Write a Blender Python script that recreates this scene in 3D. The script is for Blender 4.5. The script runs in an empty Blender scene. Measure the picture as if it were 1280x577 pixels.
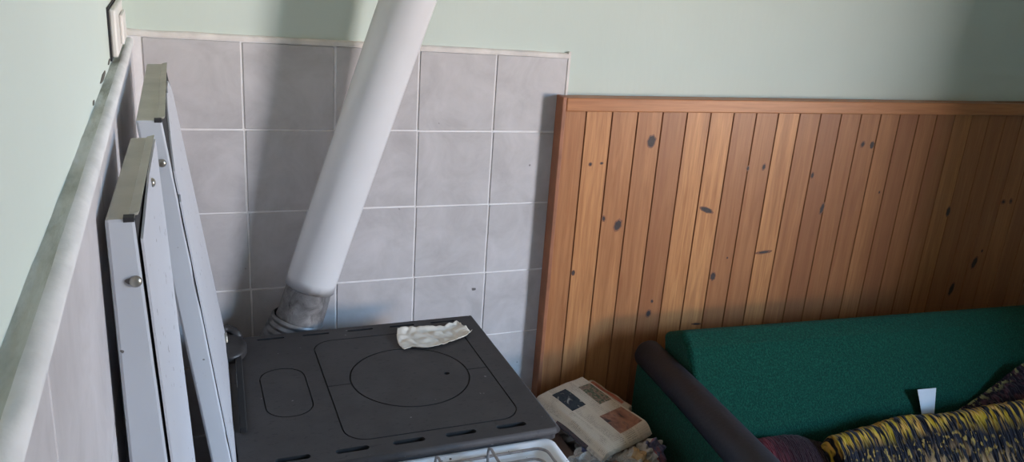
import bpy, bmesh, math, random
from math import sin, cos, pi, radians, sqrt, exp
from mathutils import Vector, Matrix, noise as mnoise
random.seed(7)
C = bpy.context.scene.collection
sc = bpy.context.scene
Z0 = 1.5            # heights below are measured from the top of the tiling, 1.5 m above the floor

# ------------------------------------------------------------------ materials
def new_mat(name):
    m = bpy.data.materials.new(name); m.use_nodes = True
    nt = m.node_tree; nt.nodes.clear()
    out = nt.nodes.new('ShaderNodeOutputMaterial')
    b = nt.nodes.new('ShaderNodeBsdfPrincipled')
    nt.links.new(b.outputs[0], out.inputs[0])
    return m, nt, b
def N(nt, t, **kw):
    n = nt.nodes.new('ShaderNode' + t)
    for k, v in kw.items(): setattr(n, k, v)
    return n
def setin(nt, sock, v):
    if hasattr(v, 'is_output'): nt.links.new(v, sock)
    else: sock.default_value = v
def math_(nt, op, a, b=0.0, c=None, clamp=False):
    n = N(nt, 'Math', operation=op, use_clamp=clamp)
    setin(nt, n.inputs[0], a); setin(nt, n.inputs[1], b)
    if c is not None: setin(nt, n.inputs[2], c)
    return n.outputs[0]
def mix(nt, f, a, b, mode='MIX'):
    n = N(nt, 'Mix', data_type='RGBA', blend_type=mode)
    setin(nt, n.inputs['Factor'], f)
    for s, v in ((n.inputs[6], a), (n.inputs[7], b)):
        if isinstance(v, tuple): s.default_value = (*v[:3], 1)
        else: nt.links.new(v, s)
    return n.outputs[2]
def coords(nt, scale=(1, 1, 1), kind='Object', rot=(0, 0, 0), loc=(0, 0, 0)):
    tc = N(nt, 'TexCoord'); mp = N(nt, 'Mapping')
    mp.inputs['Scale'].default_value = scale; mp.inputs['Rotation'].default_value = rot; mp.inputs['Location'].default_value = loc
    nt.links.new(tc.outputs[kind], mp.inputs[0]); return mp.outputs[0]
def noise(nt, vec, scale, detail=3, rough=.5, dist=0):
    n = N(nt, 'TexNoise'); nt.links.new(vec, n.inputs['Vector'])
    n.inputs['Scale'].default_value = scale; n.inputs['Detail'].default_value = detail
    n.inputs['Roughness'].default_value = rough; n.inputs['Distortion'].default_value = dist
    return n.outputs['Fac']
def ramp(nt, fac, stops):
    r = N(nt, 'ValToRGB'); e = r.color_ramp.elements
    while len(e) < len(stops): e.new(.5)
    for i, (p, c) in enumerate(stops):
        e[i].position = p; e[i].color = (c, c, c, 1) if isinstance(c, (int, float)) else (*c[:3], 1)
    nt.links.new(fac, r.inputs[0]); return r.outputs[0]
def bump(nt, b, h, strength=.2, dist=.01):
    n = N(nt, 'Bump'); n.inputs['Strength'].default_value = strength; n.inputs['Distance'].default_value = dist
    nt.links.new(h, n.inputs['Height']); nt.links.new(n.outputs[0], b.inputs['Normal'])
def simple(name, col, rough=.5, metal=0, var=.1, scale=12, bmp=0, bscale=80, spec=.5):
    m, nt, b = new_mat(name)
    v = coords(nt)
    f = noise(nt, v, scale, 4)
    dark = tuple(c * (1 - var) for c in col); light = tuple(min(1, c * (1 + var)) for c in col)
    nt.links.new(ramp(nt, f, [(.3, dark), (.7, light)]), b.inputs['Base Color'])
    b.inputs['Roughness'].default_value = rough; b.inputs['Metallic'].default_value = metal
    b.inputs['Specular IOR Level'].default_value = spec
    if bmp: bump(nt, b, noise(nt, v, bscale, 3), bmp, .004)
    return m

M = {}
def wall_paint():
    m, nt, b = new_mat('wall_paint'); v = coords(nt)
    c = ramp(nt, noise(nt, v, 2.2, 3), [(.3, (.55, .62, .56)), (.7, (.59, .66, .60))])
    nt.links.new(c, b.inputs['Base Color']); b.inputs['Roughness'].default_value = .75
    bump(nt, b, noise(nt, coords(nt, (1, 1, .25)), 60, 3), .12, .003)
    return m
M['paint'] = wall_paint()
M['ceiling'] = simple('ceiling_boards', (.50, .47, .42), .9)
M['far_wall'] = simple('far_wall_paint', (.40, .40, .37), .9)
M['floor'] = simple('floor_boards', (.16, .10, .07), .5, var=.3, scale=6)
def tile_mat():
    m, nt, b = new_mat('ceramic_tile'); v = coords(nt)
    f = noise(nt, v, 9, 6, .65, .6); f2 = noise(nt, v, 45, 4, .6)
    c = ramp(nt, f, [(.32, (.44, .42, .42)), (.5, (.52, .50, .50)), (.7, (.60, .575, .58))])
    c = mix(nt, math_(nt, 'MULTIPLY', f2, .25), c, (.42, .39, .385))
    # a few small dark specks of dirt
    sp = noise(nt, v, 38, 1); sp = ramp(nt, sp, [(.80, 0), (.83, 1)])
    c = mix(nt, sp, c, (.12, .11, .11))
    nt.links.new(c, b.inputs['Base Color'])
    b.inputs['Roughness'].default_value = .42; b.inputs['Specular IOR Level'].default_value = .4
    bump(nt, b, f2, .06, .002)
    return m
M['tile'] = tile_mat()
M['grout'] = simple('white_grout', (.80, .78, .77), .85, var=.08, scale=30)
M['cap'] = simple('tile_edge_filler', (.70, .66, .62), .85, var=.14, scale=20, bmp=.3)
def ledge_mat():
    m, nt, b = new_mat('plaster_ledge'); v = coords(nt, (1, .25, 1))
    f = noise(nt, v, 26, 5, .6); 
    c = ramp(nt, f, [(.30, (.30, .32, .27)), (.5, (.50, .52, .47)), (.72, (.62, .635, .60))])
    nt.links.new(c, b.inputs['Base Color']); b.inputs['Roughness'].default_value = .9
    bump(nt, b, noise(nt, v, 70, 4), .5, .006); return m
M['ledge'] = ledge_mat()
M['filler_light'] = simple('white_filler_edge', (.68, .68, .67), .8, var=.1, scale=25, bmp=.3)
M['hole'] = simple('broken_plaster', (.10, .095, .08), .95, var=.3)
def wood_mat(name, dark, lite, red, attr=True):
    m, nt, b = new_mat(name)
    tc = N(nt, 'TexCoord'); sep = N(nt, 'SeparateXYZ'); nt.links.new(tc.outputs['Object'], sep.inputs[0])
    if attr:
        at = N(nt, 'Attribute', attribute_name='tone'); tone = at.outputs['Fac']
    else:
        tone = None
    x, y, z = sep.outputs
    cb = N(nt, 'CombineXYZ')
    sx, sz = (1, .055) if attr else (.055, 1)
    nt.links.new(math_(nt, 'MULTIPLY', x, sx), cb.inputs[0])
    if attr: nt.links.new(math_(nt, 'MULTIPLY', tone, 9.0), cb.inputs[1])
    else: nt.links.new(y, cb.inputs[1])
    nt.links.new(math_(nt, 'MULTIPLY', z, sz), cb.inputs[2])
    f = noise(nt, cb.outputs[0], 55, 4, .6, .8)
    f2 = noise(nt, cb.outputs[0], 220, 2, .5, .2)
    f3 = noise(nt, cb.outputs[0], 14, 2, .5, 1.5)
    c = ramp(nt, f, [(.3, dark), (.62, lite)])
    if attr:
        c = mix(nt, math_(nt, 'MULTIPLY', math_(nt, 'SUBTRACT', 1.0, tone, clamp=True), 1.0), c, red)
    c = mix(nt, math_(nt, 'MULTIPLY', ramp(nt, f3, [(.45, 0), (.62, 1)]), .35), c, red)
    c = mix(nt, math_(nt, 'MULTIPLY', ramp(nt, f2, [(.35, 1), (.55, 0)]), .22), c, tuple(k * .55 for k in dark))
    nt.links.new(c, b.inputs['Base Color']); b.inputs['Roughness'].default_value = .42
    b.inputs['Specular IOR Level'].default_value = .35
    bump(nt, b, f2, .08, .002)
    return m
M['pine'] = wood_mat('varnished_pine', (.40, .158, .056), (.60, .28, .108), (.25, .092, .042))
M['pine_rail'] = wood_mat('varnished_pine_rail', (.40, .155, .060), (.50, .215, .085), (.30, .105, .042), attr=False)
M['pine_edge'] = simple('pine_edge', (.30, .115, .055), .5, var=.2, scale=18)
M['knot_dark'] = simple('knot_core', (.035, .022, .02), .6, var=.3, scale=60)
M['knot_ring'] = simple('knot_ring', (.20, .075, .035), .5, var=.25, scale=60)
M['groove'] = simple('board_groove', (.24, .095, .032), .7)
def enamel(name, col, chips=True, rough=.35):
    m, nt, b = new_mat(name); v = coords(nt)
    c = ramp(nt, noise(nt, v, 5, 3), [(.3, tuple(k * .94 for k in col)), (.7, col)])
    if chips:
        s = noise(nt, v, 70, 2, .4); s = ramp(nt, s, [(.715, 0), (.73, 1)])
        c = mix(nt, s, c, (.13, .12, .115))
    nt.links.new(c, b.inputs['Base Color']); b.inputs['Roughness'].default_value = rough
    b.inputs['Specular IOR Level'].default_value = .4
    return m
M['enamel'] = enamel('chipped_white_enamel', (.53, .55, .59))  # white enamel; blue of the sky light put into this and the next colour
M['enamel_clean'] = enamel('white_enamel', (.50, .53, .57), True, .3)
M['lid_top'] = simple('shaded_enamel_edge', (.40, .395, .34), .55, var=.14, scale=14)  # olive-grey of the lid tops in shade, put into the enamel colour
M['hob_white'] = enamel('hob_enamel', (.70, .72, .75), True, .25)
M['dark_gap'] = simple('dark_gap', (.02, .02, .022), .8)
M['screw'] = simple('screw_metal', (.34, .33, .29), .35, .8, var=.2, scale=80)
M['white_plastic'] = simple('white_plastic', (.68, .66, .62), .4, var=.05)
def iron():
    m, nt, b = new_mat('cast_iron'); v = coords(nt)
    f = noise(nt, v, 14, 5, .65); f2 = noise(nt, coords(nt, (1, 2.2, 1)), 60, 3, .6)
    c = ramp(nt, f, [(.3, (.036, .033, .034)), (.7, (.050, .046, .046))])
    c = mix(nt, ramp(nt, f2, [(.60, 0), (.68, .8)]), c, (.022, .021, .024))
    f4 = noise(nt, v, 75, 1); c = mix(nt, ramp(nt, f4, [(.79, 0), (.82, .7)]), c, (.22, .21, .21))
    nt.links.new(c, b.inputs['Base Color']); b.inputs['Roughness'].default_value = .72; b.inputs['Metallic'].default_value = 0.0
    b.inputs['Specular IOR Level'].default_value = .35
    bump(nt, b, noise(nt, v, 240, 3), .12, .002)
    return m
M['iron'] = iron()
M['iron_dark'] = simple('dark_iron', (.022, .021, .022), .5, var=.2, scale=40)
M['iron_disc'] = simple('iron_ring_plate', (.058, .055, .060), .5, var=.2, scale=40, bmp=.1, bscale=200)
M['seam'] = simple('iron_seam', (.008, .008, .009), .9)
M['slot'] = simple('slot_shadowed_steel', (.012, .012, .013), .8)
M['pipe_white'] = simple('white_stove_pipe', (.60, .60, .61), .2, var=.05, scale=4)
def galv():
    m, nt, b = new_mat('galvanised_steel'); v = coords(nt)
    f = noise(nt, v, 26, 6, .7, .8)
    c = ramp(nt, f, [(.25, (.05, .048, .048)), (.45, (.15, .145, .145)), (.62, (.24, .235, .235)), (.8, (.36, .35, .35))])
    f2 = noise(nt, coords(nt, (1, 1, .5)), 24, 4, .6, 1.2)
    c = mix(nt, ramp(nt, f2, [(.335, 1), (.36, 0)]), c, (.012, .011, .011))
    nt.links.new(c, b.inputs['Base Color']); b.inputs['Roughness'].default_value = .55; b.inputs['Metallic'].default_value = .35
    bump(nt, b, f, .25, .004); return m
M['galv'] = galv()
M['galv_ring'] = simple('ribbed_steel', (.17, .17, .175), .45, .4, var=.35, scale=30, bmp=.2)
M['wire'] = simple('grate_wire', (.25, .24, .24), .4, .6, var=.25, scale=60)
M['brown_board'] = simple('brown_crate_board', (.115, .072, .055), .6, var=.2, scale=14)
def fabric_green():
    m, nt, b = new_mat('green_boucle'); v = coords(nt)
    f = noise(nt, v, 190, 3, .75)
    c = ramp(nt, f, [(.30, (.0015, .030, .019)), (.52, (.0028, .054, .035)), (.74, (.010, .105, .070))])
    nt.links.new(c, b.inputs['Base Color']); b.inputs['Roughness'].default_value = .95
    b.inputs['Specular IOR Level'].default_value = .15
    b.inputs['Sheen Weight'].default_value = .04
    bump(nt, b, f, .8, .006); return m
M['green'] = fabric_green()
M['vinyl'] = simple('charcoal_vinyl', (.010, .0115, .018), .6, var=.2, scale=30, bmp=.2, bscale=120)
M['paper_scrap'] = simple('cream_paper', (.66, .62, .55), .85, var=.05, scale=15)
M['tag'] = simple('white_tag', (.62, .64, .68), .8, var=.04)
M['news_edge'] = simple('newsprint_edge', (.40, .34, .26), .9, var=.15, scale=60)

def news_mat(name, pics, ncol=5, base=(.50, .415, .315), lines=62, blur=False):
    """newsprint: page colour, columns of grey text lines and printed pictures in UV space"""
    m, nt, b = new_mat(name)
    tc = N(nt, 'TexCoord'); sep = N(nt, 'SeparateXYZ'); nt.links.new(tc.outputs['UV'], sep.inputs[0])
    u, v = sep.outputs[0], sep.outputs[1]
    ln = math_(nt, 'FRACT', math_(nt, 'MULTIPLY', v, float(lines)))
    ln = math_(nt, 'GREATER_THAN', ln, .5)
    col = math_(nt, 'FRACT', math_(nt, 'MULTIPLY', u, float(ncol)))
    col = math_(nt, 'COMPARE', col, .5, .42)
    mp = N(nt, 'Mapping'); mp.inputs['Scale'].default_value = (90, lines, 1); nt.links.new(tc.outputs['UV'], mp.inputs[0])
    w = ramp(nt, noise(nt, mp.outputs[0], 1.0, 1), [(.42, 0), (.5, 1)])
    big = ramp(nt, noise(nt, tc.outputs['UV'], 5, 1), [(.46, .25), (.56, 1)])
    ink = math_(nt, 'MULTIPLY', math_(nt, 'MULTIPLY', ln, col), math_(nt, 'MULTIPLY', w, big))
    c = mix(nt, math_(nt, 'MULTIPLY', ink, .65), base, (.13, .115, .10))
    c = mix(nt, math_(nt, 'MULTIPLY', noise(nt, tc.outputs['UV'], 4, 3), .22), c, tuple(k * .72 for k in base))
    for (u0, u1, v0, v1, cols, sca) in pics:
        mk = math_(nt, 'MULTIPLY', math_(nt, 'COMPARE', u, (u0 + u1) / 2, (u1 - u0) / 2),
                   math_(nt, 'COMPARE', v, (v0 + v1) / 2, (v1 - v0) / 2))
        f = noise(nt, tc.outputs['UV'], sca, 3, .6, .5)
        k = len(cols)
        pc = ramp(nt, f, [(.30 + .40 * i / max(1, k - 1), cc) for i, cc in enumerate(cols)])
        c = mix(nt, mk, c, pc)
    nt.links.new(c, b.inputs['Base Color']); b.inputs['Roughness'].default_value = .9
    b.inputs['Specular IOR Level'].default_value = .15
    return m

# ------------------------------------------------------------------ mesh helpers
class MB:
    def __init__(s): s.v = []; s.f = []; s.m = []; s.uv = {}; s.sm = []; s.tone = []; s.t = 0.0
    def face(s, idx, mi=0, smooth=False, uv=None):
        s.f.append(tuple(idx)); s.m.append(mi); s.sm.append(smooth); s.tone.append(s.t)
        if uv: s.uv[len(s.f) - 1] = uv
    def add(s, pts):
        b = len(s.v); s.v += [tuple(p) for p in pts]; return b
    def hexa(s, c, mi=0, mis=None):
        """c: 8 corners, 0-3 bottom ring, 4-7 top ring (counter-clockwise from above)"""
        b = s.add(c)
        for k, q in enumerate(((3, 2, 1, 0), (4, 5, 6, 7), (0, 1, 5, 4), (1, 2, 6, 5), (2, 3, 7, 6), (3, 0, 4, 7))):
            s.face([b + i for i in q], mis[k] if mis else mi)
    def box(s, x0, x1, y0, y1, z0, z1, mi=0, mis=None):
        s.hexa([(x0, y0, z0), (x1, y0, z0), (x1, y1, z0), (x0, y1, z0), (x0, y0, z1), (x1, y0, z1), (x1, y1, z1), (x0, y1, z1)], mi, mis)
    def prism(s, poly, z0, z1, mi=0, top=None, smooth_side=False):
        n = len(poly); b = s.add([(p[0], p[1], z0) for p in poly] + [(p[0], p[1], z1) for p in poly])
        s.face([b + i for i in reversed(range(n))], mi); s.face([b + n + i for i in range(n)], mi if top is None else top)
        for i in range(n):
            j = (i + 1) % n; s.face((b + i, b + j, b + n + j, b + n + i), mi, smooth_side)
    def tube(s, path, r, seg=10, mi=0, caps=True, closed=False):
        path = [Vector(p) for p in path]; n = len(path); rings = []
        up = None
        for i, p in enumerate(path):
            a = path[(i - 1) % n] if closed or i > 0 else p; c = path[(i + 1) % n] if closed or i < n - 1 else p
            t = (c - a).normalized()
            if up is None:
                up = t.orthogonal().normalized()
            else:
                up = (up - t * up.dot(t)).normalized()
            w = t.cross(up); rr = r[i] if isinstance(r, (list, tuple)) else r
            rings.append(s.add([p + (up * cos(2 * pi * k / seg) + w * sin(2 * pi * k / seg)) * rr for k in range(seg)]))
        for i in range(n if closed else n - 1):
            a, b = rings[i], rings[(i + 1) % n]
            for k in range(seg):
                l = (k + 1) % seg; s.face((a + k, a + l, b + l, b + k), mi, True)
        if caps and not closed:
            s.face([rings[0] + k for k in reversed(range(seg))], mi); s.face([rings[-1] + k for k in range(seg)], mi)
    def grid(s, fn, nu, nv, mi=0, smooth=True):
        b = s.add([fn(i / nu, j / nv) for j in range(nv + 1) for i in range(nu + 1)])
        for j in range(nv):
            for i in range(nu):
                a = b + j * (nu + 1) + i
                uv = [(i / nu, j / nv), ((i + 1) / nu, j / nv), ((i + 1) / nu, (j + 1) / nv), (i / nu, (j + 1) / nv)]
                s.face((a, a + 1, a + nu + 2, a + nu + 1), mi(uv[0]) if callable(mi) else mi, smooth, uv)
    def build(s, name, mats, parent=None, bevel=0, bseg=2, recalc=True):
        if not isinstance(mats, (list, tuple)): mats = [mats]
        off = Vector((0, 0, 0))
        if parent:
            q = parent
            while q: off += q.location; q = q.parent
        me = bpy.data.meshes.new(name)
        me.from_pydata([(v[0] - off.x, v[1] - off.y, v[2] + Z0 - off.z) for v in s.v], [], s.f)
        for m in mats: me.materials.append(m)
        me.polygons.foreach_set('material_index', s.m); me.polygons.foreach_set('use_smooth', s.sm)
        if s.uv:
            ul = me.uv_layers.new(name='UVMap')
            for fi, uv in s.uv.items():
                for li, c in zip(me.polygons[fi].loop_indices, uv): ul.data[li].uv = c
        if any(s.tone):
            a = me.attributes.new('tone', 'FLOAT', 'FACE'); a.data.foreach_set('value', s.tone)
        if recalc:
            bm = bmesh.new(); bm.from_mesh(me); bmesh.ops.recalc_face_normals(bm, faces=bm.faces); bm.to_mesh(me); bm.free()
        o = bpy.data.objects.new(name, me); C.objects.link(o)
        if parent: o.parent = parent
        if bevel:
            md = o.modifiers.new('bevel', 'BEVEL'); md.width = bevel; md.segments = bseg; md.limit_method = 'ANGLE'; md.angle_limit = radians(40)
            md.harden_normals = False
        return o
def thing(name, label, cat, loc, group=None):
    o = bpy.data.objects.new(name, None); C.objects.link(o)
    o.location = (loc[0], loc[1], loc[2] + Z0); o.empty_display_size = .05
    return tag(o, label, cat, group)
def tag(o, label, cat, group=None):
    o['label'] = label; o['category'] = cat
    if group: o['group'] = group
    return o
def struct(o): o['kind'] = 'structure'; return o
def rrect(x0, x1, y0, y1, r, n=6):
    pts = []
    for cx, cy, a0 in ((x1 - r, y1 - r, 0), (x0 + r, y1 - r, 90), (x0 + r, y0 + r, 180), (x1 - r, y0 + r, 270)):
        pts += [(cx + r * cos(radians(a0 + 90 * k / n)), cy + r * sin(radians(a0 + 90 * k / n))) for k in range(n + 1)]
    return pts

# ------------------------------------------------------------------ room shell
FL, CE = -Z0, 1.08
XL, XR, YF = -.25, 2.95, -3.4
b = MB(); b.box(XL - .2, XR + .45, YF - .2, .2, FL - .1, FL); struct(b.build('floor', M['floor']))
b = MB(); b.box(XL - .2, XR + .45, YF - .2, .2, CE, CE + .1); struct(b.build('ceiling', M['ceiling']))
b = MB(); b.box(XL - .2, XR + .45, .0, .2, FL, CE); struct(b.build('wall_back', M['paint']))
b = MB(); b.box(XL - .2, XL, YF, 0, FL, CE); struct(b.build('wall_left', M['paint']))
b = MB(); b.box(XL - .2, XR + .45, YF - .2, YF, FL, CE); struct(b.build('wall_front', M['far_wall']))
WY0, WY1, WZ0, WZ1 = -3.14, -1.97, -.62, .62         # unseen window opening; wall depth and edges shaped to dim the right end
b = MB()
b.box(XR, XR + .45, WY1, 0, FL, CE); b.box(XR, XR + .45, YF, WY0, FL, CE)
b.box(XR, XR + .45, WY0, WY1, FL, WZ0); b.box(XR, XR + .45, WY0, WY1, WZ1, CE)
struct(b.build('wall_right', M['paint']))

# tiling behind the stove: one mesh of tiles on a bed of grout
cols = [-.212, -.008, .199, .4025, .602, .799]
zrow = [0, -.2, -.399, -.597, -.79, -.987, -1.185, -1.38, -1.5]
def tz(x, j): return zrow[j] - .024 * x * max(0, 1 - j / 4)
b = MB()
b.hexa([(-.25, -.006, FL), (.803, -.006, FL), (.803, 0, FL), (-.25, 0, FL),
        (-.25, -.006, .006), (.803, -.006, -.016), (.803, 0, -.016), (-.25, 0, .006)], 1)
g = .0022
for i in range(5):
    for j in range(8):
        xa, xb = cols[i] + g + .0015 * j, cols[i + 1] - g + .0015 * j
        if i == 4: xb = cols[5] - g
        jz = random.uniform(-.0008, .0008)
        b.hexa([(xa, -.0085, tz(xa, j + 1) + g + jz), (xb, -.0085, tz(xb, j + 1) + g + jz), (xb, -.004, tz(xb, j + 1) + g + jz), (xa, -.004, tz(xa, j + 1) + g + jz),
                (xa, -.0085, tz(xa, j) - g + jz), (xb, -.0085, tz(xb, j) - g + jz), (xb, -.004, tz(xb, j) - g + jz), (xa, -.004, tz(xa, j) - g + jz)], 0)
struct(b.build('trim_1', [M['tile'], M['grout']], bevel=.0012, bseg=1))
# filler strip along the top and the right edge of that tiling
def strip(x): return .004 - .026 * x
b = MB()
def capf(u, v):
    x = -.25 + u * 1.055
    w = .0022 * mnoise.noise((x * 14, v * 3, 0))
    prof = ((-.0095, -.0045), (-.0105, .002), (-.009, .007), (0, .0085))[round(v * 3)]
    return (x, prof[0] + w * .5, strip(x) + prof[1] + w * (1 if v > .1 else .3))
b.grid(capf, 90, 3)
b.box(.799, .8055, -.009, 0, -.12, strip(.8) + .012)
struct(b.build('trim_2', M['cap']))

# tiling on the left wall, with its plaster ledge
XT = -.230
b = MB(); b.box(XL, XT - .002, -2.6, -.0095, FL, -.006, 1)
yj = [-.0095, -.21, -.41, -.61, -.81, -1.02, -1.48, -1.94, -2.4, -2.6]
yj = [-.0095, -.21, -.61, -1.025, -1.482, -1.94, -2.4, -2.6]
zj = [-.004, -.272, -.54, -.81, -1.08, -1.35, -1.5]
for i in range(len(yj) - 1):
    for j in range(len(zj) - 1):
        b.box(XT - .003, XT, yj[i + 1] + g, yj[i] - g, zj[j + 1] + g, zj[j] - g, 0)
struct(b.build('trim_3', [M['tile'], M['grout']], bevel=.001, bseg=1))
b = MB()
def ledge(u, v):
    y = -2.6 + u * 2.598
    n1 = mnoise.noise((y * 9, v * 2, 3)); n2 = mnoise.noise((y * 26, v * 5, 8))
    prof = ((XT + .0025, -.013), (XT + .0035, -.004), (XT - .002, .0005), (XT - .008, .001), (XL + .006, .000), (XL - .002, .002))[round(v * 5)]
    dx = (.0012 * n1 + .0009 * n2) * (1 if 0 < v < .9 else .4)
    dz = (.0022 * n1 + .0014 * n2)
    return (prof[0] + dx, y, prof[1] + dz)
b.grid(ledge, 260, 5, mi=lambda uv: 1 if uv[1] < .42 else 0)
struct(b.build('trim_4', [M['ledge'], M['filler_light']]))
# shallow dark pits where plaster has broken off just above the ledge
b = MB()
for (y, z, sy, sz) in ((-.60, .010, .060, .0045), (-.44, .010, .030, .0035), (-.79, .007, .016, .003)):
    n = 11
    poly = [(y + sy * cos(2 * pi * k / n) * random.uniform(.7, 1.1), z + sz * sin(2 * pi * k / n) * random.uniform(.6, 1.2)) for k in range(n)]
    q = b.add([(XL + .0009, p[0], p[1]) for p in poly] + [(XL - .004, p[0], p[1]) for p in poly])
    b.face([q + k for k in range(n)])
    for k in range(n): b.face((q + k, q + (k + 1) % n, q + n + (k + 1) % n, q + n + k))
struct(b.build('trim_5', M['hole']))

# wall socket / switch box above the ledge
sw = thing('wall_switch', 'small white plastic switch plate on the left wall just above the tile ledge', 'switch', (XL, -.27, .03))
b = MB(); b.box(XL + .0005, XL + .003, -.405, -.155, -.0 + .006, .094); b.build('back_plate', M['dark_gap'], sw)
b = MB(); b.box(XL + .003, XL + .0135, -.400, -.16, .012, .091); b.build('cover', M['white_plastic'], sw, bevel=.003)
b = MB(); b.box(XL + .0136, XL + .0195, -.30, -.19, .022, .074); b.build('rocker', M['white_plastic'], sw, bevel=.002)

# ------------------------------------------------------------------ pine panelling
PX0, PX1, PZT = .782, XR, -.118
pan = thing('pine_panelling', 'varnished knotty pine board panelling on the back wall beside the tiles', 'wood panelling', (1.85, -.02, FL))
tones = [.62, .85, .70, .62, .38, .98, 1.0, .45, .50, .92, .52, .22, .42, .42, .55, .30, .45, .35, .75, .40, .32, .35, .45, .35, .5, .4, .45, .4]
b = MB(); pitch = .0783; x = PX0; k = 0
while x < PX1 - .01:
    x1 = min(.852 + pitch * k, PX1)
    t = tones[k % len(tones)]; gw = .0026; ya, yg = -.036, -.0330
    zt, zb = -.150 - .009 * (x - .8), FL
    prof = [(x, yg), (x + gw, ya), (x1 - gw, ya), (x1, yg)]
    for i in range(3):
        p, q = prof[i], prof[i + 1]; b.t = t
        v = b.add([(p[0], p[1], zb), (q[0], q[1], zb), (q[0], q[1], zt), (p[0], p[1], zt)])
        b.face((v, v + 1, v + 2, v + 3), 0 if i == 1 else 1)
    x = x1; k += 1
b.t = .5; b.box(PX0 + .001, PX1, -.029, -.001, FL, -.13, 1)
# knots lie flush in the boards: dark core in a browner ring
def knot(cx, cz, a, c, tilt=0, core=.6):
    for rr, mi, yy in ((1.0, 3, -.03625), (core, 2, -.0365)):
        n = 14
        pts = []
        for q in range(n):
            w = 1 + .10 * sin(3 * q + cx * 40)
            px, pz = a * rr * w * cos(2 * pi * q / n), c * rr * w * sin(2 * pi * q / n)
            pts.append((cx + px * cos(tilt) - pz * sin(tilt), cz + px * sin(tilt) + pz * cos(tilt)))
        v = b.add([(p[0], yy, p[1]) for p in pts] + [(p[0], -.0358, p[1]) for p in pts]); b.t = .5
        b.face([v + q for q in range(n)], mi)
        for q in range(n): b.face((v + q, v + (q + 1) % n, v + n + (q + 1) % n, v + n + q), mi)
for (kx, kz, a, c, tl, co) in (
    (1.061, -.238, .0145, .020, -.1, .78), (.879, -.298, .006, .006, 0, .6), (.913, -.296, .006, .004, 0, .6), (.985, -.477, .013, .020, -.3, .72),
    (.938, -.455, .006, .010, .2, .6), (.860, -.611, .006, .009, 0, .8), (1.276, -.446, .027, .0085, -.35, .75), (1.400, -.324, .0055, .009, 0, .6),
    (1.457, -.321, .007, .012, -.2, .6), (1.336, -.660, .011, .015, .1, .75), (1.378, -.603, .004, .004, 0, .6), (1.512, -.594, .033, .006, .05, .55),
    (1.124, -.762, .010, .014, -.1, .65), (1.131, -.723, .005, .007, .3, .6), (1.645, -.353, .007, .011, 0, .65), (1.708, -.462, .0085, .022, -.15, .7),
    (1.820, -.259, .009, .012, -.3, .6), (1.858, -.262, .009, .013, 0, .8), (2.257, -.499, .010, .020, 0, .75), (2.447, -.698, .013, .026, -.25, .75),
    (2.366, -.792, .011, .028, -.2, .8), (2.470, -.655, .006, .007, 0, .6), (2.511, -.476, .012, .010, 0, .5), (2.548, -.475, .009, .012, .3, .5),
    (.897, -.961, .007, .006, 0, .8), (1.302, -.815, .020, .004, -.1, .6), (1.930, -.418, .004, .006, 0, .6)):
    knot(kx, kz, a, c, tl, co)
b.build('board', [M['pine'], M['groove'], M['knot_dark'], M['knot_ring']], pan, recalc=False)
b = MB()
def rz(x): return -.1165 - .0085 * (x - .78)
b.hexa([(PX0 + .004, -.050, rz(.78) - .0355), (PX1, -.050, rz(PX1) - .040), (PX1, -.001, rz(PX1) - .040), (PX0 + .004, -.001, rz(.78) - .0355),
        (PX0 + .004, -.050, rz(.78)), (PX1, -.050, rz(PX1)), (PX1, -.001, rz(PX1)), (PX0 + .004, -.001, rz(.78))], 0)
b.build('top_rail', M['pine_rail'], pan, bevel=.003)
b = MB()
b.box(PX0 - .008, PX0 + .0035, -.0505, -.009, FL, -.1145); b.build('end_board', M['pine_edge'], pan, bevel=.002)

# ------------------------------------------------------------------ cooker
PT = -.650
X0, X1, Y0, Y1 = -.083, .513, -.700, -.163
ck = thing('cooker', 'solid fuel cooker with dark cast iron hotplate joined to a white gas hob', 'cooker', (.21, -.65, FL))
b = MB(); b.box(-.075, .500, -.690, -.175, FL + .06, PT - .022)
b.build('stove_body', M['enamel_clean'], ck, bevel=.006)
b = MB(); b.box(-.06, .485, -1.13, -.18, FL, FL + .06); b.build('plinth', M['dark_gap'], ck)
# hotplate as a height field is cut into pieces: frame, inset plates, ring; the seams are real gaps
def plate(poly_out, poly_in, z0, z1, mb, mi=0):
    """ring between two outlines with the same number of points"""
    n = len(poly_out)
    v = mb.add([(p[0], p[1], z1) for p in poly_out] + [(p[0], p[1], z1) for p in poly_in] + [(p[0], p[1], z0) for p in poly_out] + [(p[0], p[1], z0) for p in poly_in])
    for i in range(n):
        j = (i + 1) % n
        mb.face((v + i, v + j, v + n + j, v + n + i), mi); mb.face((v + 2 * n + j, v + 2 * n + i, v + 3 * n + i, v + 3 * n + j), mi)
        mb.face((v + j, v + i, v + 2 * n + i, v + 2 * n + j), mi); mb.face((v + n + i, v + n + j, v + 3 * n + j, v + 3 * n + i), mi)
def bool_cut(o, cutters):
    bpy.context.view_layer.update()
    for cmb in cutters:
        co = cmb.build('cutter', [M['slot']])
        md = o.modifiers.new('cut', 'BOOLEAN'); md.operation = 'DIFFERENCE'; md.solver = 'EXACT'; md.object = co
        dg = bpy.context.evaluated_depsgraph_get(); dg.update()
        me = bpy.data.meshes.new_from_object(o.evaluated_get(dg))
        o.modifiers.clear(); old = o.data; o.data = me; me.name = o.name
        bpy.data.objects.remove(co, do_unlink=True)
INS = rrect(.109, .461, -.646, -.222, .045, 8)
OVAL = rrect(-.020, .071, -.530, -.333, .042, 8)
CXc, CYc, RC = .2865, -.4295, .1275
b = MB(); b.prism(rrect(X0, X1, Y0, Y1, .010, 4), PT - .026, PT)
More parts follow.
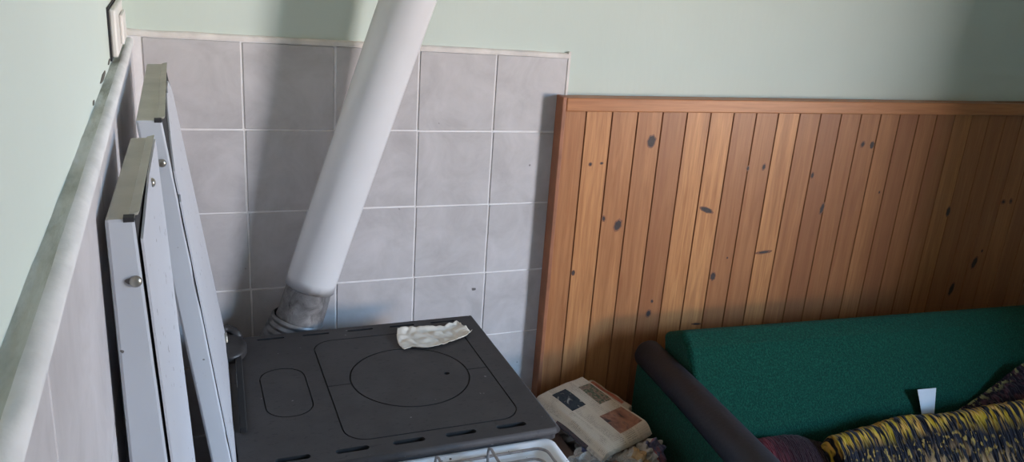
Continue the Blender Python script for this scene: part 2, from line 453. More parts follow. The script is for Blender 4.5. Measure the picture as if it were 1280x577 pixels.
top = b.build('hotplate', [M['iron'], M['slot']], ck)
cut = []
for i, xc in enumerate((.022, .125, .229, .331, .4335)):          # slots along the back edge
    c = MB(); c.prism(rrect(xc - .031, xc + .031, -.1865, -.1785, .0039, 4), PT - .0160, PT + .01); cut.append(c)
for i, xc in enumerate((.008, .114, .220, .322, .426)):
    c = MB(); c.prism(rrect(xc - .031, xc + .031, -.678, -.664, .0068, 5), PT - .022, PT + .01); cut.append(c)
def groove(poly_c, w, d):
    c = MB(); n = len(poly_c); ctr = Vector((sum(p[0] for p in poly_c) / n, sum(p[1] for p in poly_c) / n))
    out, inn = [], []
    for i, p in enumerate(poly_c):
        a, e = Vector(poly_c[i - 1]), Vector(poly_c[(i + 1) % n]); t = (e - a).normalized(); nr = Vector((t.y, -t.x))
        out.append(Vector(p) + nr * w / 2); inn.append(Vector(p) - nr * w / 2)
    plate(out, inn, PT - d, PT + .01, c); return c
cut.append(groove(INS, .0030, .004)); cut.append(groove(OVAL, .0026, .004))
cut.append(groove([(CXc + RC * cos(2 * pi * k / 72), CYc + RC * sin(2 * pi * k / 72)) for k in range(72)], .0034, .004))
for xa, xb in ((.1095, CXc - RC + .001), (CXc + RC - .001, .4605)):
    c = MB(); c.box(xa, xb, -.4335, -.4312, PT - .004, PT + .01); cut.append(c)
c = MB(); c.prism([(.366 + .0065 * cos(2 * pi * k / 12), -.4385 + .0055 * sin(2 * pi * k / 12)) for k in range(12)], PT - .006, PT + .01); cut.append(c)
bool_cut(top, cut)
md = top.modifiers.new('bevel', 'BEVEL'); md.width = .0035; md.segments = 2; md.limit_method = 'ANGLE'; md.angle_limit = radians(60); md.use_clamp_overlap = True
top.modifiers.remove(md)
# rounded front and side lips of the plate
b = MB()
b.tube([(X0 + .004, Y0 + .001, PT - .0075), (X1 - .004, Y0 + .001, PT - .0075)], .0075, 12)
b.tube([(X1 - .001, Y0, PT - .0075), (X1 - .001, Y1, PT - .0075)], .0075, 12)
b.build('plate_lip', M['iron'], ck)
# hinge of the fuel side: round boss, arm to the lid, raised bar
HX, HY = -.073, -.226
b = MB()
n = 28
ring = []
for rr, zz in ((.042, PT - .004), (.042, PT + .012), (.039, PT + .0165), (.029, PT + .019), (.012, PT + .020)):
    ring.append(b.add([(max(-.0765, HX + .95 * rr * cos(2 * pi * k / n)), HY + 1.36 * rr * sin(2 * pi * k / n), zz) for k in range(n)]))
for a, c_ in zip(ring, ring[1:]):
    for k in range(n): b.face((a + k, a + (k + 1) % n, c_ + (k + 1) % n, c_ + k), 0, True)
b.face([ring[-1] + k for k in range(n)], 0, True)
hin = b.build('hinge', M['iron_dark'], ck)
b = MB(); b.tube([(-.046, -.180, PT + .006), (-.056, -.160, PT + .017), (-.070, -.152, PT + .022), (-.080, -.158, PT + .022), (-.086, -.175, PT + .018)], .010, 12); b.build('hinge_arm', M['iron_dark'], hin)
b = MB(); b.hexa([(-.083, -.226, PT + .006), (-.072, -.226, PT + .006), (-.072, -.192, PT + .006), (-.083, -.192, PT + .006), (-.083, -.216, PT + .030), (-.073, -.216, PT + .034), (-.073, -.196, PT + .034), (-.083, -.196, PT + .030)])
b.build('hinge_catch', M['screw'], hin, bevel=.0015)
b = MB()
b.hexa([(-.0745, -.565, PT - .001), (-.0605, -.567, PT - .001), (-.0455, -.236, PT - .001), (-.0595, -.236, PT - .001),
        (-.0735, -.565, PT + .011), (-.0615, -.567, PT + .011), (-.0465, -.236, PT + .011), (-.0585, -.236, PT + .011)])
b.build('lid_bar', M['seam'], ck, bevel=.002)
b = MB(); b.tube([(-.0655, -.40, PT + .005), (-.0600, -.285, PT + .009)], .0016, 6); b.build('bar_spring', M['screw'], ck)

# gas hob in front of the hotplate
HT = -.668
HX0, HX1, HY0, HY1 = -.075, .500, -1.13, -.7025
b = MB()
outer = rrect(HX0, HX1, HY0, HY1, .020, 6); r1 = rrect(HX0 + .003, HX1 - .003, HY0 + .003, HY1 - .003, .019, 6)
r2 = rrect(HX0 + .016, HX1 - .016, HY0 + .02, HY1 - .010, .026, 6); r3 = rrect(HX0 + .034, HX1 - .034, HY0 + .035, HY1 - .027, .030, 6)
lv = ((outer, HT - .03), (outer, HT - .003), (r1, HT), (r2, HT - .0015), (r3, HT - .014))
rg = [b.add([(p[0], p[1], z) for p in pl]) for pl, z in lv]; n = len(outer)
for a, c_ in zip(rg, rg[1:]):
    for k in range(n): b.face((a + k, a + (k + 1) % n, c_ + (k + 1) % n, c_ + k), 0, True)
b.face([rg[-1] + k for k in range(n)], 0); b.face([rg[0] + k for k in reversed(range(n))], 0)
hob = b.build('gas_hob', M['hob_white'], ck)
b = MB(); b.box(-.070, .492, -1.125, -.706, FL + .06, HT - .03); b.build('hob_body', M['enamel_clean'], ck, bevel=.004)
b = MB(); gz = HT + .003
fr = [(p[0], p[1], gz) for p in rrect(-.042, .470, -1.10, -.738, .022, 5)]
b.tube(fr, .0028, 8, closed=True)
fr = [(p[0], p[1], gz - .002) for p in rrect(-.024, .452, -1.08, -.765, .022, 5)]
b.tube(fr, .0026, 8, closed=True)
for xg in (.05, .150, .252, .354):
    sh = .018
    b.tube([(xg - .002, -.743, gz - .012), (xg - .001, -.740, gz + .010), (xg + .0005, -.7385, gz + .0175), (xg + .003, -.745, gz + .019), (xg + .004, -.80, gz + .016), (xg + .004, -.88, gz + .016)], .0028, 8)
b.build('pan_grate', M['wire'], ck)
# burners under the grate
for bx, by, br in ((.08, -.90, .045), (.33, -.92, .036)):
    b = MB(); n = 28
    rg = [b.add([(bx + rr * cos(2 * pi * k / n), by + rr * sin(2 * pi * k / n), zz) for k in range(n)]) for rr, zz in ((br, HT - .014), (br, HT - .002), (br * .7, HT - .001), (br * .68, HT + .0045), (br * .6, HT + .0055))]
    for a, c_ in zip(rg, rg[1:]):
        for k in range(n): b.face((a + k, a + (k + 1) % n, c_ + (k + 1) % n, c_ + k), 0)
    b.face([rg[-1] + k for k in range(n)]); b.build('burner', M['iron_disc'], ck)
# hinge brackets that carry the raised lids
for (yy, xa, xb) in ((-.25, -.112, -.07), (-.62, -.122, -.07), (-.86, -.190, -.066), (-1.06, -.212, -.066)):
    b = MB(); b.box(xa, xb, yy - .02, yy + .02, PT - .022, PT - .010); b.build('hinge_bracket', M['iron'], ck)

# ------------------------------------------------------------------ raised lids against the left wall
def lerp(a, c, t): return tuple(a[i] + (c[i] - a[i]) * t for i in range(3))
def lid(name, label, yn, yf, nTL, nTR, nBL, nBR, fTL, fTR, fBL, fBR, chip, screws, gap):
    """shell (a folded tray) plus the front sheet on its right side, a dark seam between them"""
    P = dict(nTL=(nTL[0], yn, nTL[1]), nTR=(nTR[0], yn, nTR[1]), nBL=(nBL[0], yn, nBL[1]), nBR=(nBR[0], yn, nBR[1]),
             fTL=(fTL[0], yf, fTL[1]), fTR=(fTR[0], yf, fTR[1]), fBL=(fBL[0], yf, fBL[1]), fBR=(fBR[0], yf, fBR[1]))
    base = ((nBL[0] + fBR[0]) / 2, (yn + yf) / 2, min(nBL[1], fBR[1]))
    t = thing(name, label, 'metal lid', base)
    ins = gap
    def q(k, dx=0, dz=0): p = P[k]; return (p[0] + dx, p[1], p[2] + dz)
    b = MB()
    b.hexa([q('nBL'), q('nBR', -ins), q('fBR', -ins), q('fBL'), q('nTL'), q('nTR', -ins), q('fTR', -ins), q('fTL')], 0, mis=(0, 1, 0, 2, 0, 0))
    sh = b.build('shell', [M['enamel_clean'], M['lid_top'], M['dark_gap']], t, bevel=.0035)
    # raised lip along the right edge of the top
    b = MB()
    w = .0075; h = .0035
    a0, a1 = q('nTR', -ins), q('fTR', -ins)
    b.hexa([(a0[0] - w, yn + .012, a0[2] - .001), (a0[0] + .002, yn + .012, a0[2] - .001), (a1[0] + .002, yf, a1[2] - .001), (a1[0] - w, yf, a1[2] - .001),
            (a0[0] - w + .002, yn + .012, a0[2] + h * .3), (a0[0] + .004, yn + .012, a0[2] + h), (a1[0] + .004, yf, a1[2] + h), (a1[0] - w + .002, yf, a1[2] + h * .3)])
    b.build('top_lip', M['lid_top'], t, bevel=.001)
    b = MB(); b.box(a0[0] - .011, a0[0] - .001, yn - .0004, yn + .011, a0[2] - .004, a0[2] + .0008); b.build('corner_notch', M['dark_gap'], t)
    # front sheet, its upper edge and near edge chipped
    b = MB()
    outl = chip     # list of (s along near->far 0..1, t down 0..1)
    def onface(s, tt, out):
        n_ = lerp(P['nTR'], P['nBR'], tt); f_ = lerp(P['fTR'], P['fBR'], tt); p = lerp(n_, f_, s); return (p[0] + out, p[1], p[2])
    n = len(outl)
    v = b.add([onface(s, tt, -.0012) for s, tt in outl] + [onface(s, tt, .0012) for s, tt in outl])
    b.face([v + i for i in range(n)]); b.face([v + n + i for i in reversed(range(n))])
    for i in range(n): b.face((v + i, v + (i + 1) % n, v + n + (i + 1) % n, v + n + i))
    b.build('front_sheet', M['enamel'], t)
    for (face, s, tt, r) in screws:
        b = MB(); m_ = 14
        if face == 'near':
            c_ = lerp(lerp(P['nTL'], P['nTR'], s), lerp(P['nBL'], P['nBR'], s), tt)
            rings = [b.add([(c_[0] + rr * cos(2 * pi * k / m_), yn - d, c_[2] + rr * sin(2 * pi * k / m_)) for k in range(m_)]) for rr, d in ((r, -.001), (r, .0015), (r * .75, .0035), (r * .3, .0045))]
        else:
            c_ = onface(s, tt, .001)
            rings = [b.add([(c_[0] + d, c_[1] + rr * cos(2 * pi * k / m_), c_[2] + rr * sin(2 * pi * k / m_)) for k in range(m_)]) for rr, d in ((r, -.001), (r, .0015), (r * .75, .0035), (r * .3, .0045))]
        for a, d in zip(rings, rings[1:]):
            for k in range(m_): b.face((a + k, a + (k + 1) % m_, d + (k + 1) % m_, d + k), 0, True)
        b.face([rings[-1] + k for k in range(m_)], 0, True)
        b.build('screw', M['screw'], t)
    return t
rnd = random.Random(3)
def jag(s0, t0, s1, t1, n, amp_s, amp_t):
    return [(s0 + (s1 - s0) * i / n + rnd.uniform(-amp_s, amp_s), t0 + (t1 - t0) * i / n + rnd.uniform(-amp_t, amp_t)) for i in range(1, n)]
far_chip = [(.34, .030), (.24, .050), (.14, .072), (.10, .085), (.04, .105), (.0, .12), (.0, .175), (.035, .185), (.0, .195)] + jag(.0, .20, .0, 1, 16, .003, 0) + [(0, 1), (1, 1)] + jag(1, 1, 1, .10, 26, .006, 0) + [(1, .10), (.93, .05), (.90, .06), (.80, .025), (.62, .02), (.58, .028), (.50, .015)]
lid('stove_lid', 'farther white enamel lid with a chipped top corner, hinged beside the dark hotplate', -.715, -.165,
    (-.2055, -.031), (-.1685, -.031), (-.1215, -.659), (-.0885, -.659), (-.2005, -.031), (-.1645, -.031), (-.1085, -.659), (-.0725, -.659),
    far_chip, [('near', .62, .10, .006)], .0016)
near_chip = [(.0, .035)] + jag(.0, .035, .0, 1, 30, .002, 0) + [(0, 1), (1, 1)] + jag(1, 1, 1, .0, 34, .007, 0) + [(1, .004), (.5, .006)]
lid('stove_lid', 'nearer white enamel lid leaning on the tiled left wall beside the gas hob', -1.125, -.785,
    (-.2225, -.044), (-.1915, -.044), (-.2155, -.659), (-.1600, -.659), (-.2105, -.040), (-.1805, -.040), (-.186, -.659), (-.1490, -.659),
    near_chip, [('near', .68, .108, .0062), ('side', .55, .030, .0055)], .0034)

# ------------------------------------------------------------------ flue pipe
def ax(z, lift=0):
    yy = -.0855 - .107 * (z + .396)
    return Vector((.181 + .300 * (z + .396), min(yy, -.0735), z))
fl = thing('flue_pipe', 'white enamelled stove pipe rising at a slant from behind the hotplate', 'stove pipe', (.1, -.074, -.70))
def pipe_ring(mb, p, t, r, seg=48, wob=None):
    up = Vector((0, 1, 0)); up = (up - t * up.dot(t)).normalized(); w = t.cross(up)
    return mb.add([p + (up * cos(2 * pi * k / seg) + w * sin(2 * pi * k / seg)) * r + (t * wob(k) if wob else Vector((0, 0, 0))) for k in range(seg)])
def pipe(name, stations, mat, seg=48, wob0=None):
    mb = MB(); rs = []
    for i, (z, r, off) in enumerate(stations):
        t = (ax(z + .02) - ax(z - .02)).normalized()
        rs.append(pipe_ring(mb, ax(z) + Vector(off), t, r, seg, wob0 if i < 2 else None))
    for a, c_ in zip(rs, rs[1:]):
        for k in range(seg): mb.face((a + k, a + (k + 1) % seg, c_ + (k + 1) % seg, c_ + k), 0, True)
    return mb.build(name, mat, fl)
o_ = (0, 0, 0)
pipe('pipe', [(-.572, .0565, o_), (-.574, .0600, o_)] + [(-.55 + .1 * i, .0600, o_) for i in range(16)] + [(1.08, .0600, o_)], M['pipe_white'],
     wob0=lambda k: .0022 * mnoise.noise((k * .9, 0, 0)) + .0012 * mnoise.noise((k * 2.3, 4, 0)))
pipe('lower_sleeve', [(-.565, .0535, o_), (-.61, .0563, o_), (-.650, .0568, o_), (-.655, .0585, o_), (-.660, .0568, o_), (-.675, .055, o_)], M['galv'])
st = []
for i in range(9):
    z = -.652 - .014 * i
    dx = -.004 - .0028 * i
    st += [(z, .0600, (dx, 0, 0)), (z - .004, .0640, (dx - .001, 0, 0)), (z - .008, .0640, (dx - .0015, 0, 0)), (z - .012, .0600, (dx - .0025, 0, 0))]
pipe('ribbed_elbow', st, M['galv_ring'])
mb = MB(); p0 = ax(-.76) + Vector((-.03, 0, 0))
mb.tube([tuple(p0 + Vector((0, 0, .01))), tuple(p0 + Vector((-.003, 0, -.04))), tuple(p0 + Vector((-.003, -.02, -.075))), tuple(p0 + Vector((-.003, -.06, -.09))), tuple(p0 + Vector((-.003, -.098, -.09)))], .054, 24)
mb.build('outlet_elbow', M['galv'], fl)

# ------------------------------------------------------------------ paper scrap on the hotplate
outl = [(.312, -.214), (.325, -.212), (.365, -.219), (.404, -.226), (.426, -.227), (.445, -.217), (.465, -.208), (.468, -.236), (.466, -.262), (.480, -.267), (.474, -.279), (.461, -.289), (.430, -.303), (.397, -.317), (.370, -.320), (.344, -.321), (.323, -.307), (.301, -.319), (.308, -.304), (.309, -.26)]
top_e = [(.312, -.214), (.340, -.213), (.372, -.220), (.404, -.2255), (.426, -.2265), (.446, -.216), (.462, -.2085), (.468, -.220)]
bot_e = [(.301, -.319), (.323, -.308), (.344, -.3205), (.368, -.321), (.397, -.3165), (.430, -.303), (.461, -.289), (.481, -.270)]
def edge(e, u):
    f = u * (len(e) - 1); i = min(int(f), len(e) - 2); f -= i
    return e[i][0] + (e[i + 1][0] - e[i][0]) * f, e[i][1] + (e[i + 1][1] - e[i][1]) * f
def scrap(u, v):
    a, c_ = edge(top_e, u), edge(bot_e, u)
    x, y = a[0] + (c_[0] - a[0]) * v, a[1] + (c_[1] - a[1]) * v
    x += -.008 * sin(pi * v) * (1 - u) + .0 * u
    r = abs(mnoise.noise((x * 38, y * 38, 1))) * .009 + abs(mnoise.noise((x * 70 + y * 50, y * 34, 5))) * .003
    r += .010 * max(0, u - .72) / .28 * (1 - abs(2 * v - 1)) + .008 * max(0, v - .9) / .1 * (.3 + .7 * u) + .006 * max(0, .1 - v) / .1
    return (x, y, PT + .0025 + r)
b = MB(); b.grid(scrap, 64, 28)
o = b.build('paper_scrap', M['paper_scrap'], recalc=False)
md = o.modifiers.new('thickness', 'SOLIDIFY'); md.thickness = .0008; md.offset = 1
tag(o, 'crumpled cream paper scrap lying on the dark cast iron hotplate', 'paper')

# ------------------------------------------------------------------ crate of old newspapers
CX0, CX1, CY0, CY1, CT = .690, .985, -.62, -.075, -.965
cr = thing('paper_crate', 'brown wooden crate full of old newspapers between cooker and sofa', 'crate', ((CX0 + CX1) / 2, (CY0 + CY1) / 2, FL))
b = MB(); b.box(CX0, CX0 + .052, CY0, CY1, FL, CT); b.build('side_board', M['brown_board'], cr, bevel=.003)
b = MB(); b.box(CX1 - .022, CX1, CY0, CY1, FL, CT - .03); b.build('side_board', M['brown_board'], cr, bevel=.003)
b = MB(); b.box(CX0 + .052, CX1 - .022, CY1 - .02, CY1, FL, CT - .03); b.build('end_board', M['brown_board'], cr, bevel=.003)
b = MB(); b.box(CX0 + .052, CX1 - .022, CY0, CY0 + .02, FL, CT); b.build('end_board', M['brown_board'], cr, bevel=.003)
b = MB(); b.box(CX0 + .052, CX1 - .022, CY0 + .02, CY1 - .02, FL, CT - .055); b.build('base', M['brown_board'], cr)
dark = (.035, .034, .036)
pics_top = [(.24, .52, .085, .395, [(.02, .022, .026), (.035, .042, .045), (.03, .03, .035), (.35, .33, .28)], 9),
            (.72, 1.0 - .02, .135, .46, [(.10, .075, .055), (.24, .16, .11), (.05, .08, .045), (.30, .22, .16)], 14),
            (.50, .97, .60, .89, [(.030, .032, .036), (.22, .105, .07), (.30, .15, .095), (.13, .085, .075)], 5)]
M['news_top'] = news_mat('newspaper_page', pics_top, ncol=4)
M['news_b'] = news_mat('newspaper_under', [(.80, .90, .05, .85, [(.30, .07, .05), (.36, .16, .10)], 6)], ncol=4, base=(.42, .36, .28))
M['news_c'] = news_mat('newspaper_crumpled', [(.10, .42, .1, .5, [(.05, .05, .07), (.22, .19, .15), (.40, .15, .10)], 8), (.6, .9, .45, .85, [(.03, .035, .07), (.10, .10, .16), (.35, .10, .08)], 6)], ncol=5, base=(.40, .37, .33), lines=46)
M['news_d'] = news_mat('newspaper_crumpled_tan', [(.2, .6, .3, .7, [(.36, .22, .10), (.42, .30, .18)], 5)], ncol=5, base=(.40, .355, .30), lines=40)
A, B_, Cc, D = Vector((.706, -.178, 0)), Vector((.872, -.130, 0)), Vector((.950, -.386, 0)), Vector((.768, -.468, 0))
def page(u, v, z=0, grow=0, fold=True):
    p = (A * (1 - u) + B_ * u) * (1 - v) + (D * (1 - u) + Cc * u) * v
    zz = -.905 + .010 * u - .004 * v + .006 * sin(2.2 * u + 3 * v) + .004 * mnoise.noise((u * 3, v * 3, 2))
    if fold: zz -= .020 * max(0, (.10 - u) / .10) ** 2 * (1 - .35 * v)
    zz -= .020 * max(0, (v - .90) / .10) ** 2 * u
    return Vector((p.x, p.y, zz + z))
np_ = thing('newspaper', 'folded newspaper with printed photos lying on top of the crate', 'newspaper', (.82, -.29, -.93))
b = MB(); b.grid(lambda u, v: tuple(page(u, v)), 30, 40)
o = b.build('top_page', M['news_top'], np_, recalc=False)
# folded-down spine side with its own photo strip
M['news_side'] = news_mat('newspaper_spine', [(.0, 1.0, .36, .80, [(.03, .03, .035), (.05, .045, .045), (.06, .05, .05), (.09, .07, .07), (.30, .05, .08)], 34)], ncol=1, lines=20, base=(.40, .34, .27))
def side(u, v):
    p = page(0, v); q = p + Vector((-.006 * sin(pi * min(1, u * 1.1)), -.004 * u, -.016 * u)); return tuple(q)
b = MB(); b.grid(side, 6, 40); b.build('spine', M['news_side'], np_, recalc=False)
def inner(k):
    def f(u, v):
        d = .0026 * (k + 1)
        p = page(u * .985 + .01, v, -d, fold=True)
        off = Vector((.0025 * (k % 3), -.002 * (k % 2), 0))
        return tuple(p + off)
    return f
for k in range(4):
    b = MB(); b.grid(inner(k), 16, 20); b.build('inner_page', M['news_edge'], np_, recalc=False)
# a second folded paper under it, sticking out behind
n2 = thing('newspaper', 'second folded newspaper with a red line, peeping out behind the top one', 'newspaper', (.87, -.24, -.94))
Q = [Vector((.815, -.135, 0)), Vector((.925, -.105, 0)), Vector((.968, -.255, 0)), Vector((.855, -.33, 0))]
def page2(u, v, z=0):
    p = (Q[0] * (1 - u) + Q[1] * u) * (1 - v) + (Q[3] * (1 - u) + Q[2] * u) * v
    return (p.x, p.y, -.916 - .006 * v + .004 * mnoise.noise((u * 3, v * 4, 9)) + z - .006 * max(0, u - .9) / .1)
b = MB(); b.grid(lambda u, v: page2(u, v), 20, 24); b.build('top_page', M['news_b'], n2, recalc=False)
for k in range(3):
    b = MB(); b.grid(lambda u, v: page2(u * 1.01, v, -.004 * (k + 1)), 16, 16); b.build('inner_page', M['news_edge'], n2, recalc=False)
# crumpled sheets filling the crate
def crumple(name, c, r, mat, seed, label, sq=(1, 1, .8)):
    bm = bmesh.new(); bmesh.ops.create_icosphere(bm, subdivisions=4, radius=1)
    uvl = bm.loops.layers.uv.new('UVMap')
    for v in bm.verts:
        d = v.co.normalized(); o3 = Vector((seed * 7.3, seed * 1.7, seed))
        rr = 1 + .34 * (abs(mnoise.noise(d * 1.9 + o3)) * 2 - .5) + .10 * (.5 - abs(mnoise.noise(d * 3.6 + o3)) * 2) + .02 * mnoise.noise(d * 8 + o3)
        v.co = Vector((d.x * rr * r * sq[0], d.y * rr * r * sq[1], d.z * rr * r * sq[2]))
    for f in bm.faces:
        f.smooth = False
        for l in f.loops:
            p = l.vert.co / r; l[uvl].uv = (p.x * .35 + .5 + .12 * p.z, p.y * .35 + .5 + .1 * p.z)
    me = bpy.data.meshes.new(name); bm.to_mesh(me); bm.free(); me.materials.append(mat)
    o = bpy.data.objects.new(name, me); C.objects.link(o); o.location = (c[0], c[1], c[2] + Z0); o.rotation_euler = (0, 0, seed * 1.3)
    return tag(o, label, 'newspaper')
CZ = -.968
crumple('crumpled_newspaper', (.780, -.425, CZ), .050, M['news_c'], 1, 'grey crumpled newspaper wad beside the brown crate rim', (.75, 1.45, .8))
crumple('crumpled_newspaper', (.858, -.452, CZ), .047, M['news_d'], 2, 'tan crumpled newspaper wad below the front corner of the folded paper')
crumple('crumpled_newspaper', (.926, -.420, CZ), .042, M['news_c'], 4, 'crumpled newspaper wad with dark blue print, nearest the sofa', (.85, 1.2, .9))
crumple('crumpled_newspaper', (.79, -.545, CZ - .005), .046, M['news_d'], 5, 'crumpled newspaper wad at the near end of the crate')
crumple('crumpled_newspaper', (.86, -.25, CZ - .035), .060, M['news_c'], 6, 'low crumpled newspaper wad beneath the folded papers, nearest the pine panelling', (1.1, 1.5, .6))
crumple('crumpled_newspaper', (.915, -.525, CZ - .006), .038, M['tag'], 8, 'plain white crumpled paper in the near right corner of the crate')

# ------------------------------------------------------------------ sofa
SA = radians(-4.5)
sof = thing('sofa', 'green fabric sofa with charcoal rolled arm in front of the pine panelling', 'sofa', (1.13, -.115, FL))
ca, sa = cos(SA), sin(SA)
def SW(x, y, z): return (1.13 + x * ca - y * sa, -.115 + x * sa + y * ca, z)
def sofa_extrude(name, prof, x0, x1, mat, bevel, nx=1, bseg=4):
    mb = MB(); n = len(prof)
    v0 = mb.add([SW(x0, p[0], p[1]) for p in prof]); v1 = mb.add([SW(x1, p[0], p[1]) for p in prof])
    mb.face([v0 + i for i in range(n)]); mb.face([v1 + i for i in reversed(range(n))])
    for i in range(n): mb.face((v0 + i, v0 + (i + 1) % n, v1 + (i + 1) % n, v1 + i))
    return mb.build(name, mat, sof, bevel=bevel, bseg=bseg)
sofa_extrude('backrest', [(-.002, -.785), (-.100, -.733), (-.150, -.765), (-.195, -.830), (-.240, -.95), (-.285, -1.12), (-.16, -1.14), (-.045, -.95)], 0.0, 1.68, M['green'], .016)
sofa_extrude('seat_cushion', [(-.16, -1.115), (-.90, -1.115), (-.93, -1.15), (-.93, -1.24), (-.16, -1.24)], .02, 1.66, M['green'], .02)
sofa_extrude('base', [(-.06, -1.24), (-.90, -1.24), (-.90, -1.44), (-.06, -1.44)], .0, 1.68, M['green'], .01)
sofa_extrude('arm', [(.0, -.875), (-.86, -.875), (-.86, -1.44), (.0, -1.44)], -.075, -.012, M['green'], .012)
mb = MB()
pa = [SW(-.036, .012, -.858), SW(-.036, .004, -.856), SW(-.037, -.25, -.852), SW(-.042, -.55, -.852), SW(-.045, -.87, -.852), SW(-.045, -.88, -.852)]
mb.tube(pa, [.036, .043, .045, .048, .050, .040], 28)
mb.build('arm_roll', M['vinyl'], sof)
for (fx, fy) in ((.05, -.12), (1.6, -.12), (.05, -.84), (1.6, -.84)):
    mb = MB(); c_ = SW(fx, fy, 0); mb.box(c_[0] - .025, c_[0] + .025, c_[1] - .025, c_[1] + .025, FL, -1.44); mb.build('foot', M['brown_board'], sof)

# ------------------------------------------------------------------ blanket on the seat
def rug_mat(name, kind):
    m, nt, b = new_mat(name)
    tc = N(nt, 'TexCoord'); sep = N(nt, 'SeparateXYZ'); nt.links.new(tc.outputs['UV'], sep.inputs[0]); u, v = sep.outputs[0], sep.outputs[1]
    def streak(su, sv, rot=.45, lo=.48, hi=.56, sh=0):
        mp = N(nt, 'Mapping'); mp.inputs['Scale'].default_value = (su, sv, 1); mp.inputs['Rotation'].default_value = (0, 0, rot); mp.inputs['Location'].default_value = (sh, sh * .7, 0)
        nt.links.new(tc.outputs['UV'], mp.inputs[0]); return ramp(nt, noise(nt, mp.outputs[0], 1, 2, .5), [(lo, 0), (hi, 1)])
    wob = math_(nt, 'MULTIPLY', math_(nt, 'SUBTRACT', noise(nt, tc.outputs['UV'], 3.5, 2), .5), .16)
    vv = math_(nt, 'ADD', v, wob)
    fine = streak(130, 12, .0, .40, .58)
    navy = mix(nt, fine, (.006, .006, .010), (.014, .014, .021))
    if kind == 'main':
        yel = mix(nt, streak(60, 10, .2, .42, .62, 3), (.42, .27, .020), (.55, .30, .07))
        band = math_(nt, 'MULTIPLY', ramp(nt, vv, [(.0, 1), (.14, 1), (.19, 0)]), streak(120, 9, .12, .47, .53, 1))
        c = mix(nt, band, navy, yel)
        tan = mix(nt, streak(80, 12, .3, .4, .6, 9), (.26, .145, .06), (.36, .22, .11))
        band2 = math_(nt, 'MULTIPLY', ramp(nt, vv, [(.22, 0), (.28, 1), (.40, 1), (.48, .25), (.95, .30)]), streak(85, 16, .25, .50, .57, 5))
        c = mix(nt, band2, c, tan)
        dots = math_(nt, 'MULTIPLY', ramp(nt, vv, [(.18, 0), (.20, 1), (.24, 1), (.28, 0)]), streak(110, 40, .2, .57, .62, 2))
        c = mix(nt, dots, c, (.30, .19, .05))
    elif kind == 'red':
        redm = ramp(nt, math_(nt, 'ADD', u, wob), [(.0, 1), (.26, 1), (.34, .35), (.42, .05), (1, .02)])
        c = mix(nt, redm, (.016, .008, .012), mix(nt, streak(70, 14, .5, .4, .6), (.10, .012, .022), (.23, .032, .045)))
    else:
        c = mix(nt, streak(60, 10, .4, .50, .62), (.016, .012, .022), (.07, .032, .045))
        c = mix(nt, math_(nt, 'MULTIPLY', ramp(nt, vv, [(.55, 0), (.72, 1), (.85, .4)]), streak(70, 12, .2, .42, .52, 4)), c, (.30, .17, .055))
        c = mix(nt, math_(nt, 'MULTIPLY', ramp(nt, vv, [(.02, 1), (.10, 0)]), streak(70, 12, .2, .52, .58, 6)), c, (.26, .25, .11))
    nt.links.new(c, b.inputs['Base Color']); b.inputs['Roughness'].default_value = .95; b.inputs['Specular IOR Level'].default_value = .1
    b.inputs['Sheen Weight'].default_value = .1
    bump(nt, b, fine, .9, .006); return m
M['rug_main'] = rug_mat('woven_blanket', 'main'); M['rug_red'] = rug_mat('blanket_underside', 'red'); M['rug_rear'] = rug_mat('blanket_far_fold', 'rear')
bl = thing('blanket', 'shaggy dark blanket with yellow and red wool stripes spread on the green sofa', 'blanket', SW(.8, -.5, -1.115))
SEAT = -1.113
def rib(u, v, k=150, a=.005): return a * abs(sin(u * k + 5 * v)) * (.6 + .8 * mnoise.noise((u * 30, v * 8, 0)))
def main_fold(u, v):
    x = .335 + u * 1.28 + .04 * (1 - u) * v * -.6
    yr = -.285 + .03 * sin(u * 7) * (1 - u) - .06 * max(0, u - .7)
    y = yr - .02 - v * .60
    h = .120 + .100 * min(1, u * 1.5) + .010 * sin(u * 9 + 1) + .018 * mnoise.noise((u * 4, 0, 1))
    prof = h * (exp(-((v - .10) / .20) ** 2)) * (1 - .45 * exp(-((v) / .035) ** 2))
    arch = .045 * exp(-((v - (.52 - .1 * u)) / .12) ** 2) * (.4 + .8 * exp(-((u - .42) / .18) ** 2))
    z = SEAT + .018 + prof + arch + .012 * mnoise.noise((u * 7, v * 6, 4))
    edge = max(0, .02 - u) / .02
    z -= edge * .05
    z += rib(u, v) * max(0, 1 - v / .35) + .003 * mnoise.noise((u * 60, v * 30, 2))
    return SW(x, y, max(z, SEAT + .006))
b = MB(); b.grid(main_fold, 260, 110); b.build('top_fold', M['rug_main'], bl, recalc=False)
def red_fold(u, v):
    x = .02 + .055 * 0 + u * .50
    y = -.268 - v * .50
    h = .118 * exp(-((v - .10) / .28) ** 2) * (.75 + .35 * sin(pi * min(1, u * 1.3)))
    z = SEAT + .010 + h * (1 - .5 * exp(-(v / .03) ** 2)) + .010 * mnoise.noise((u * 5, v * 5, 11)) + .0025 * mnoise.noise((u * 60, v * 40, 2))
    return SW(x, y, max(z, SEAT + .004))
b = MB(); b.grid(red_fold, 90, 80); b.build('under_fold', M['rug_red'], bl, recalc=False)
def rear_fold(u, v):
    x = .80 + u * .86
    y = -.262 + .035 * u - v * .22
    zt = SEAT + .085 + .165 * min(1, u / .36) ** 1.25 + .02 * u
    y += -.03 * u * sin(pi * v)
    z = zt * (1 - v) + (SEAT + .03) * v + .045 * min(1, 2.5 * u) * sin(pi * min(1, v * 1.2)) + .008 * mnoise.noise((u * 8, v * 5, 7)) + rib(u, v, 90, .004)
    return SW(x, y, max(z, SEAT + .004))
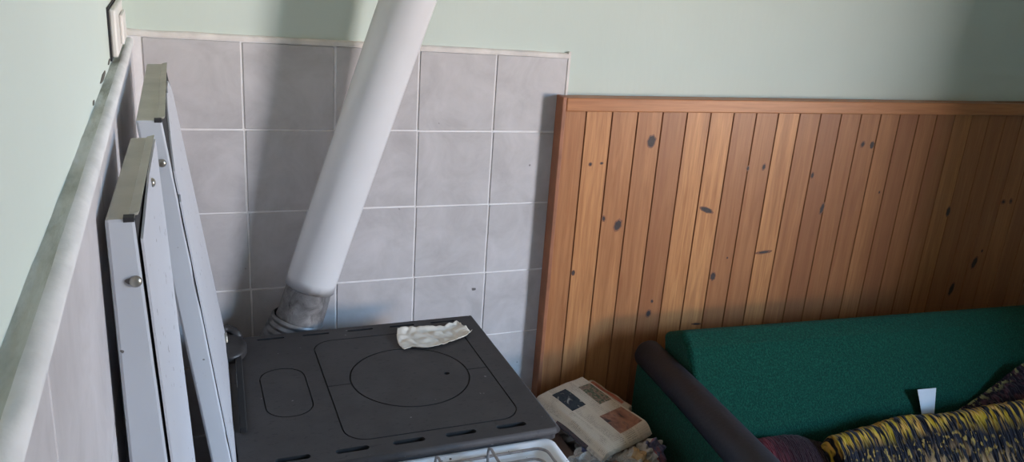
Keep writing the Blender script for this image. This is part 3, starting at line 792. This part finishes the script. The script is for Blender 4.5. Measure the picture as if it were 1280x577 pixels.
b = MB(); b.grid(rear_fold, 120, 50); b.build('rear_fold', M['rug_rear'], bl, recalc=False)
# sewn-in tag standing up behind the yellow edge
b = MB()
tgy = -.428
pts = [(1.862, tgy - .012, -1.0), (1.907, tgy - .012, -1.0), (1.900, tgy, -.908), (1.825, tgy, -.903)]
v = b.add(pts + [(p[0], p[1] + .0016, p[2]) for p in pts])
for q in ((0, 1, 2, 3), (7, 6, 5, 4), (0, 4, 5, 1), (1, 5, 6, 2), (2, 6, 7, 3), (3, 7, 4, 0)): b.face([v + i for i in q])
o = b.build('care_tag', M['tag'], bl); o['label'] = 'white fabric tag standing up behind the yellow edge'

# ------------------------------------------------------------------ daylight through the window
def area(name, loc, target, size, sizey, power, col, spread=180):
    l = bpy.data.lights.new(name, 'AREA'); l.shape = 'RECTANGLE'; l.size = size; l.size_y = sizey; l.energy = power; l.color = col; l.spread = radians(spread)
    o = bpy.data.objects.new(name, l); C.objects.link(o); o.location = (loc[0], loc[1], loc[2] + Z0)
    d = Vector(target) - Vector(loc); o.rotation_euler = d.to_track_quat('-Z', 'Y').to_euler(); return o
WC = (XR + .2, (WY0 + WY1) / 2, 0)
area('sky_light', (5.0, -4.35, 1.25), (1.4, -1.2, -.3), 3.2, 1.7, 1600, (.40, .66, 1.0))
area('garden_light', (5.0, -4.45, -.45), (1.4, -1.2, .1), 2.5, 1.2, 790, (1.0, .79, .64))
w = bpy.data.worlds.new('world'); sc.world = w; w.use_nodes = True
bg = w.node_tree.nodes['Background']; bg.inputs[0].default_value = (.62, .74, .95, 1); bg.inputs[1].default_value = .5

# ------------------------------------------------------------------ camera and view
cam = bpy.data.cameras.new('camera'); cam.sensor_width = 36; cam.sensor_fit = 'HORIZONTAL'; cam.lens = 1039.52 / 1280 * 36; cam.clip_start = .02
co = bpy.data.objects.new('camera', cam); C.objects.link(co)
R = Matrix(((.9281, .0552, -.3682), (-.3658, .3196, -.8741), (.0695, .9459, .3168)))
co.matrix_world = Matrix.Translation((-.153, -1.977, .228 + Z0)) @ R.to_quaternion().normalized().to_matrix().to_4x4()
sc.camera = co
vs = sc.view_settings
sc.display_settings.display_device = 'sRGB'; vs.view_transform = 'Standard'; vs.look = 'None'; vs.exposure = 0.2; vs.gamma = 1; vs.use_curve_mapping = False
